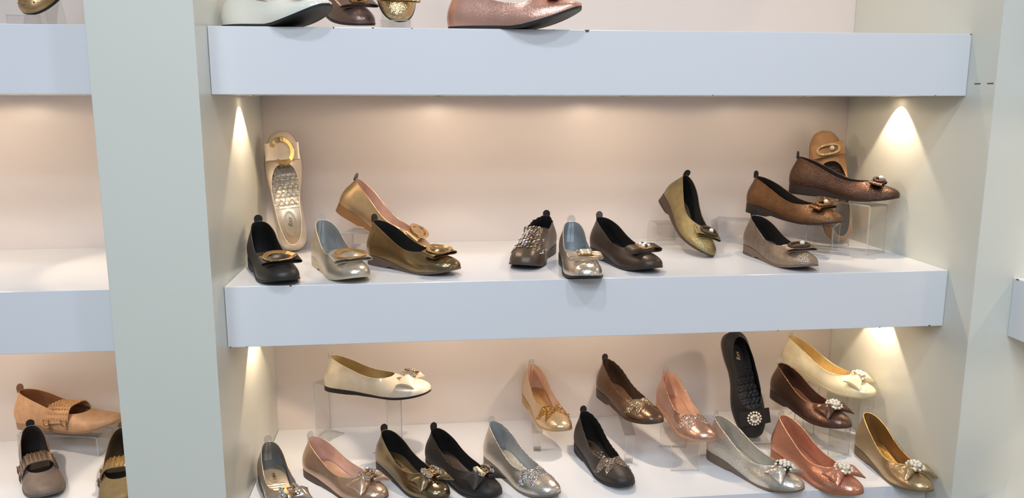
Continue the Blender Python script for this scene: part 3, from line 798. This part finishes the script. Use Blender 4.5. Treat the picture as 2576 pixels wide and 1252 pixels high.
S = make_shoe('ballet_flat', pose('jewel_black'), dict(), style(u, BLK, BLK, M('sole', (38, 33, 30), 0, .5), tab=M('patent', (92, 86, 82), .3, .4)), 'dark brown flat with square pearl-set jewel on its bow', GM)
f = vamp_frame(S, 19); loop_bow(S, f, u, a=.029, h=.0105, w=.019, sag=3.5); jewel_plate(S, f, True)
# ---- middle shelf: pearl oval buckles
DK = M('glitter', (96, 78, 66), .8, .35, s=1500, a=1.0)
for key, cu, cs, tabm, side, lab in (('pearl_olive', (150, 136, 98), (66, 50, 40), BLACKTAB, .001, 'olive gold pebbled flat with pearl buckle, heel raised on a clear riser'),
                     ('pearl_pewter', (162, 147, 132), (122, 100, 84), BLACKTAB, .004, 'pewter pebbled flat with pearl buckle at the front of the middle shelf'),
                     ('pearl_bronze', (124, 90, 62), (50, 38, 32), BLACKTAB, .003, 'copper bronze pebbled flat with pearl buckle on a low clear riser'),
                     ('pearl_dark', (94, 70, 57), (44, 34, 30), BLACKTAB, .003, 'dark brown bronze pebbled flat with pearl buckle on the taller clear riser')):
    u = M('pebble', cu, .88, .34)
    S = make_shoe('ballet_flat', pose(key), dict(), style(u, BLK, M('pebble', cu, .6, .45), M('sole', cs, 0, .55), tab=tabm, relief='oval', binding=u, heel_lift=M('sole', tuple(int(v*.85) for v in cs), 0, .6)), lab, GM)
    f = vamp_frame(S, 19); loop_bow(S, f, u, a=.028, h=.0065, w=.020)
    oval_buckle(S, f, M('glitter', (150, 112, 66), .8, .3, s=1500, a=.8) if key == 'pearl_bronze' else DK, side)
u = M('suede', (172, 130, 88), .1, .6)
S = make_shoe('ballet_flat', stand((1.407, .372, 1.1555), (1.368, .403, 1.42), (-.38, -1, .15)), dict(heel=.014, back=.055), style(u, M('smooth', (92, 66, 46), 0, .6), M('smooth', (128, 104, 78), .35, .4), M('sole', (120, 86, 56), 0, .6), relief='hearts', tab=None, binding=M('smooth', (196, 160, 116), .3, .4)), 'tan suede flat with beaded oval buckle, standing on its heel in the right corner', GM, 1.12)
f = vamp_frame(S, 18); loop_bow(S, f, u, a=.026, h=.006, w=.022, sag=4.); oval_buckle(S, f, M('glitter', (218, 190, 146), .6, .3, s=1500, a=.8), -.006)
# ---- bottom shelf, left
u = M('smooth', (240, 226, 204), .25, .26)
S = make_shoe('ballet_flat', pose('white_bow'), dict(heel=.010, throat=.162), style(u, M('smooth', (214, 196, 152), .4, .35), M('smooth', (206, 184, 134), .5, .35), M('sole', (30, 27, 26), 0, .5), tab=film(), binding=M('smooth', (244, 230, 204), .2, .3), heel_lift=M('sole', (26, 24, 23), 0, .5)), 'pearl white flat with crystal bow and black sole on a tall clear riser', GB, 1.06)
f = vamp_frame(S, 19); fan_bow(S, f, u, l=.028, w0=.009, w1=.015, h=.010, sag=5); crystal_buckle(S, f @ Matrix.Translation((0, 0, .0045)))
for key, up_, lin_, ins_, so_, tab, lab in (
        ('mrd_grey', ('smooth', (176, 160, 144), .65, .26), (140, 140, 140), (184, 168, 148), (90, 80, 70), film(), 'greige metallic flat with crystal crescent bow at the left wall'),
        ('mrd_rose', ('smooth', (188, 160, 138), .7, .26), (228, 192, 178), (204, 172, 142), (72, 58, 48), film(), 'rose gold metallic flat with pink lining and crystal crescent bow'),
        ('mrd_gold', ('smooth', (134, 117, 90), .88, .22), None, (130, 106, 72), (58, 46, 38), BLACKTAB, 'antique gold metallic flat with black lining and crystal crescent bow'),
        ('mrd_black', ('suede', (38, 32, 29), .05, .55), None, (72, 60, 52), (30, 27, 26), BLACKTAB, 'black flat with crystal crescent bow beside the antique gold one')):
    u = M(*up_); lm = BLK if lin_ is None else M('smooth', lin_, .1, .45)
    S = make_shoe('ballet_flat', pose(key), dict(heel=.016), style(u, lm, M('smooth', ins_, .5 if key != 'mrd_black' else .1, .3), M('sole', so_, 0, .55), tab=tab, tab_w=.0085, relief='bars', logo='block', seam=M('smooth', (168, 164, 158), .4, .3) if key == 'mrd_grey' else None, binding=M('smooth', tuple(min(255, int(v*1.12)) for v in up_[1]), .6, .3)), lab, GB, 1.03)
    f = vamp_frame(S, 18.5); fan_bow(S, f, u, l=.028, w0=.010, w1=.017, h=.011, sag=5.5); crystal_buckle(S, f @ Matrix.Translation((0, 0, .0045)))
# ---- bottom shelf: glitter leaf bows
for key, cu, li, ins_, so_, gl, tab, kind, lab in (
        ('glit_silver', (208, 200, 188), (164, 168, 170), (206, 196, 178), (120, 106, 92), (196, 196, 198), film(), 'crackle', 'silver scalloped flat with silver glitter leaf bow at the shelf front'),
        ('glit_gold', (222, 196, 160), (238, 204, 182), (200, 168, 118), (178, 142, 96), (192, 144, 76), film(), 'crackle', 'pale gold scalloped flat with gold glitter bow on a clear post'),
        ('glit_black', (43, 36, 31), None, (54, 46, 40), (28, 25, 24), (150, 138, 126), BLACKTAB, 'suede', 'black scalloped flat with grey glitter leaf bow'),
        ('glit_brown', (118, 95, 78), (70, 54, 44), (120, 92, 72), (70, 54, 46), (168, 148, 124), M('suede', (48, 40, 36), 0, .6), 'crackle', 'brown metallic scalloped flat with glitter leaf bow on a clear post'),
        ('glit_rose', (212, 172, 152), (230, 190, 164), (214, 172, 146), (190, 138, 108), (222, 196, 184), film(), 'crackle', 'rose metallic scalloped flat with rose glitter bow on a clear riser')):
    u = M(kind, cu, .8 if kind == 'crackle' else .05, .28 if kind == 'crackle' else .5)
    S = make_shoe('ballet_flat', pose(key), dict(scallop=.0016, back=.083 if key == 'glit_silver' else .078), style(u, BLK if li is None else M('smooth', li, .05, .45), M('smooth', ins_, .45 if li else .05, .32), M('sole', so_, 0, .55), tab=tab, relief='hearts' if key != 'glit_gold' else 'oval', logo='script' if key in ('glit_silver', 'glit_black', 'glit_brown') else None, seam=M('smooth', tuple(min(255, v+14) for v in li), .15, .4) if li and key != 'glit_brown' else None), lab, GB)
    leaf_bow(S, .181, M('glitter', gl, .95, .22, s=1100, a=1.5))
# ---- bottom shelf: pearl cluster bows
for key, kind, cu, me, li, ins_, so_, bind, base, sc, lab in (
        ('cream', 'smooth', (240, 226, 188), .15, (232, 206, 146), (230, 206, 156), (214, 196, 156), (240, 222, 178), (214, 180, 110), 1.0, 'cream flat with pearl cluster bow, rearmost at the right wall'),
        ('pc_brown', 'crackle', (118, 89, 74), .8, (88, 62, 50), (140, 98, 76), (72, 52, 44), (150, 110, 88), (190, 170, 140), 1.0, 'brown metallic flat with white pearl cluster bow on a clear riser'),
        ('pc_silver', 'crackle', (218, 210, 196), .8, (196, 190, 178), (214, 204, 186), (116, 98, 80), (236, 222, 200), (50, 46, 44), 1.03, 'silver flat with pearls in dark setting on its bow'),
        ('pc_pink', 'crackle', (216, 154, 128), .75, (208, 150, 118), (224, 150, 118), (168, 108, 66), (246, 190, 150), (214, 190, 150), 1.03, 'coral pink metallic flat with pearl cluster bow'),
        ('pc_gold', 'crackle', (192, 168, 130), .8, (150, 112, 66), (196, 152, 84), (124, 100, 66), (222, 184, 116), (190, 160, 120), 1.0, 'light gold flat with pearl cluster bow at the right end of the shelf')):
    u = M(kind, cu, me, .28)
    S = make_shoe('ballet_flat', pose(key), dict(back=.083 if key in ('pc_silver', 'pc_pink', 'pc_gold') else .070), style(u, M('smooth', li, .25, .42), M('crackle', ins_, .6, .3), M('sole', so_, 0, .5), tab=film(), bind_r=.0013, relief='oval', binding=M('glitter', bind, .8, .3, s=1200, a=.7)), lab, GB, sc)
    f = vamp_frame(S, 18.5); fan_bow(S, f, u, l=.027, w0=.007, w1=.0165, h=.011, sag=5.5, folds=2)
    pearl_cluster(S, f @ Matrix.Translation((-.001, 0, .0035)) @ Matrix.Scale(1.15, 4), metal=base, n1=6 if key == 'pc_silver' else 7, n2=8 if key == 'pc_silver' else 11)
u = M('suede', (29, 25, 23), .0, .6)
S = make_shoe('ballet_flat', stand((1.128, .352, .9270), (1.170, .262, .6900), (-.06, -1, .36)), dict(heel=.012, back=.05, side_sign=-1), style(u, BLK, M('smooth', (52, 46, 42), .25, .42), M('sole', (92, 80, 70), 0, .6), relief='hearts', logo='script', logo_rev=True, tab=None), 'black flat with round pearl brooch, propped upright toe down', GB, 1.06)
f = vamp_frame(S, 19); loop_bow(S, f, M('fabric', (34, 29, 27), 0, .5), a=.028, h=.005, w=.026, sag=4.5)
pearl_cluster(S, f @ Matrix.Translation((0, -.003, .0035)), rad=.0115, col=(238, 228, 204), metal=(40, 36, 34), flat=True, n1=8, n2=14, h=.009)
# ---- left bay, bottom shelf
for key, cu, li, sm, sc, bs, lab in (('strap_tan', (194, 150, 112), (146, 98, 66), (244, 190, 126), 1.15, -1, 'tan suede shoe with gold studded strap and two small buckles on a low riser'),
                         ('strap_brown', (118, 102, 90), (48, 40, 34), (150, 118, 84), 1.05, -1, 'grey brown suede shoe with studded strap, front left of the left bay'),
                         ('strap_olive', (114, 96, 64), (50, 38, 24), (226, 172, 92), 1.05, -1, 'olive gold shoe with gold studded strap half hidden by the pillar')):
    u = M('suede', cu, .1, .55)
    S = make_shoe('strap_shoe', pose(key), dict(throat=.172, heel=.014, back=.066 if key == 'strap_tan' else .072, side=.030, vamp=.030, buckle_side=bs), style(u, M('suede', li, 0, .7), M('smooth', tuple(int(v*.9) for v in li), 0, .6), M('sole', tuple(int(v*.8) for v in cu), 0, .6), tab=M('suede', tuple(int(v*.75) for v in cu), 0, .6) if key != 'strap_brown' else BLACKTAB), lab, GL, sc)
    stud_strap(S, .126, u, M('patent', sm, .95, .18), buckle=M('patent', sm, 1., .2))
# ---- top shelf
u = M('patent', (236, 232, 218), .05, .16)
S = make_shoe('ballet_flat', pose('top_white'), dict(heel=.008, spring=.034, ts=.5), style(u, M('smooth', (180, 172, 158), 0, .5), M('smooth', (190, 180, 160), 0, .5), M('sole', (30, 31, 33), 0, .45)), 'glossy white flat with black sole at the left end of the top shelf', GT)
f = vamp_frame(S, 19); loop_bow(S, f, u, a=.026, h=.006, w=.02); jewel_plate(S, f)
u = M('shimmer', (120, 98, 90), .75, .32)
S = make_shoe('ballet_flat', stand((.155, .27, 1.709), (.278, .055, 1.615), (.12, -.35, 1)), dict(heel=.012), style(u, BLK, BLK, M('sole', (28, 25, 26), 0, .45)), 'brown shimmer flat with strap bow next to the white one on top', GT)
f = vamp_frame(S, 19); loop_bow(S, f, u, a=.032, h=.0065, w=.02); jewel_plate(S, f, True)
u = M('glitter', (206, 178, 132), .9, .26, s=1000, a=.55)
S = make_shoe('ballet_flat', stand((.326, .175, 1.843), (.328, .047, 1.6285), (.12, -1, .35)), dict(heel=.01, back=.05), style(u, BLK, BLK, M('sole', (44, 34, 28), 0, .45), tab=None), 'pale gold sparkling flat propped toe down behind a clear lip', GT)
f = vamp_frame(S, 17.5); loop_bow(S, f, u, a=.031, h=.006, w=.022, sag=4); jewel_plate(S, f, True)
u = M('shimmer', (224, 172, 152), .72, .30)
S = make_shoe('ballet_flat', pose('top_pink'), dict(heel=.007, spring=.034, ts=.5), style(u, M('smooth', (196, 140, 122), 0, .5), M('smooth', (206, 156, 136), .2, .5), M('sole', (40, 36, 36), 0, .5)), 'pink shimmer flat with bow alone in the centre of the top shelf', GT, 1.05)
f = vamp_frame(S, 19); loop_bow(S, f, u, a=.027, h=.009, w=.016, sag=4); MB().ribbon([(0, -.006, .010), (0, 0, .0112), (0, .006, .010)], (1, 0, 0), .019, .003).build('bow_knot', GOLD(), S.root, smooth=False).matrix_local = f
u = M('shimmer', (196, 160, 116), .8, .34)
S = make_shoe('ballet_flat', stand((-.235, .17, 1.835), (-.318, .045, 1.6285), (-.40, -1, .30)), dict(heel=.01, back=.05), style(u, BLK, BLK, M('sole', (34, 26, 22), 0, .45), tab=None), 'gold shoe with scattered studs, toe down on the left bay top shelf', 'flats on the left top shelf')
stud = None
for i in range(46):
    x = rng.uniform(.165, .240); y = rng.uniform(-.030, .030)
    if np.min((S.cloud[:, 0]-x)**2+(S.cloud[:, 1]-y-S.bend(x))**2) > .003**2: continue
    p = surf(S, x, y+float(S.bend(x)))
    if stud is None: stud = MB().ball((0, 0, 0), .0019, 8, 5, (1, 1, .8)).build('stud', M('patent', (150, 116, 70), 1., .25), S.root); stud.location = p
    else: inst(stud, S.root, Matrix.Translation(Vector(p)))
# the corner unit's shoe, only its dark heel in view
u = M('suede', (58, 46, 40), .05, .55)
S = make_shoe('ballet_flat', Matrix.Translation((1.612, -.172, .6794)) @ Matrix.Rotation(math.radians(-150), 4, 'Z') @ Matrix.Translation((-.0, 0, 0)), dict(), style(u, BLK, BLK, M('sole', (40, 34, 30), 0, .55)), 'dark brown flat on the corner unit at the lower right edge', 'flats in the corner unit')

# ---------------------------------------------------------------- clear acrylic risers and stands
def rounded(path, r, k=5):
    p = [np.array(q, float) for q in path]; out = [p[0]]
    for a, b, c in zip(p[:-2], p[1:-1], p[2:]):
        d0 = (a-b)/np.linalg.norm(a-b); d1 = (c-b)/np.linalg.norm(c-b)
        for t in np.linspace(0, 1, k): out.append((1-t)**2*(b+d0*r)+2*(1-t)*t*b+t*t*(b+d1*r))
    out.append(p[-1]); return np.array(out)
def riser(x, y, z, yaw, ln, depth, h, foot, label, h2=None):
    """bent clear sheet: foot, leg, top, leg, foot; ln along its length, depth across"""
    t = .0028; e = tag(empty('riser', Matrix.Translation((x, y, z)) @ Matrix.Rotation(math.radians(yaw), 4, 'Z')), label, 'riser', 'clear acrylic risers')
    h2 = h if h2 is None else h2; a = ln/2; q = t/2
    path = [(-a, 0, q), (-a, 0, h-q), (a, 0, h2-q), (a, 0, q)]
    if foot: path = [(-a+foot, 0, q)]+path+[(a-foot, 0, q)] if foot > 0 else [(-a+foot, 0, q)]+path+[(a-foot, 0, q)]
    P_ = rounded(path, .005)
    MB().ribbon(P_, (0, 1, 0), depth, t).build('sheet', acrylic(), e, smooth=True, angle=30)
    for sg in (-1, 1):
        MB().ribbon(P_+np.array([0, sg*(depth/2+.0002), 0]), (0, 1, 0), .0004, t).build('cut_edge', acrylic_edge(), e, smooth=False)
    return e
Z2, Z3, Z1 = ZT[2], ZT[3], ZT[1]
riser(.207, .346, Z3, -36, .225, .052, .1445, .045, 'tall clear acrylic riser under the pearl white bow flat')
riser(1.285, .215, Z2, 52, .080, .056, .0690, 0, 'low clear acrylic riser under the toe of the copper bronze flat')
riser(1.376, .226, Z2, 110, .100, .056, .1135, 0, 'taller clear acrylic riser under the dark brown bronze flat')
riser(1.135, .385, Z2, -35, .090, .060, .056, 0, 'clear acrylic riser under the heel of the copper bronze flat, behind the pewter one')
riser(.962, .372, Z2, 92, .064, .070, .0540, 0, 'clear acrylic riser under the olive gold heel')
riser(.236, .385, Z2, -20, .090, .060, .042, .02, 'clear acrylic riser under the honey-gold heel')
riser(.953, .182, Z3, 85, .120, .062, .0675, -.006, 'clear acrylic riser under the rose glitter flat')
riser(1.312, .208, Z3, 104, .120, .060, .0870, 0, 'clear acrylic riser under the brown pearl cluster flat')
riser(1.385, .300, Z3, 35, .070, .11, .1195, 0, 'tall clear acrylic riser under the cream flat')
riser(-.480, .385, Z3, -13, .20, .060, .049, 0, 'low clear acrylic riser under the tan studded-strap shoe')
def post(x, y, z, yaw, h, label, back=.16, up=.02):
    """clear post with a plate that slopes back under the shoe"""
    e = tag(empty('shoe_stand', Matrix.Translation((x, y, z)) @ Matrix.Rotation(math.radians(yaw), 4, 'Z')), label, 'stand', 'clear acrylic risers')
    MB().box((-.0085, -.002, .0032), (.0085, .002, h-.0015)).build('post', acrylic(), e, smooth=False)
    for sg in (-1, 1): MB().box((sg*.0086-.0004, -.002, .0032), (sg*.0086+.0004, .002, h-.0015)).build('cut_edge', acrylic_edge(), e, smooth=False)
    MB().box((-.0085, -.004, 0), (.0085, .020, .003)).build('base', acrylic(), e, smooth=False)
    MB().ribbon([(0, -.012, h), (0, back*.3, h+up*.3), (0, back*.75, h+up*.75)], (1, 0, 0), .026, .0028).build('top_plate', acrylic(), e, smooth=False)
post(.632, .258, Z3, -8, .0495, 'clear acrylic post stand under the pale gold glitter flat', back=.13, up=.006)
post(.832, .172, Z3, -6, .0715, 'clear acrylic post stand under the brown glitter flat', back=.18, up=.012)
def easel(x, y, z, yaw, label, w=.056, h=.10, lip=.016):
    e = tag(empty('shoe_easel', Matrix.Translation((x, y, z)) @ Matrix.Rotation(math.radians(yaw), 4, 'Z')), label, 'stand', 'clear acrylic easels')
    P_ = rounded([(0, -.034, lip), (0, -.034, .0014), (0, .026, .0014), (0, .026+h*.45, h)], .004)
    MB().ribbon(P_, (1, 0, 0), w, .0026).build('sheet', acrylic(), e, smooth=True, angle=30)
    MB().ribbon([(0, .026+h*.43, h*.97), (0, .030+h*.75, .0014)], (1, 0, 0), w*.6, .0026).build('rear_leg', acrylic(), e, smooth=False)
    MB().tube([(-w/2, -.034, lip), (w/2, -.034, lip)], .0009, 6).build('cut_edge', acrylic_edge(), e)
    return e
easel(1.172, .245, Z3, -10, 'clear acrylic easel holding the black brooch flat')
easel(.329, .066, Z1, 0, 'clear acrylic easel holding the pale gold sparkling flat')
easel(-.312, .050, Z1, 0, 'clear acrylic easel holding the studded gold shoe')
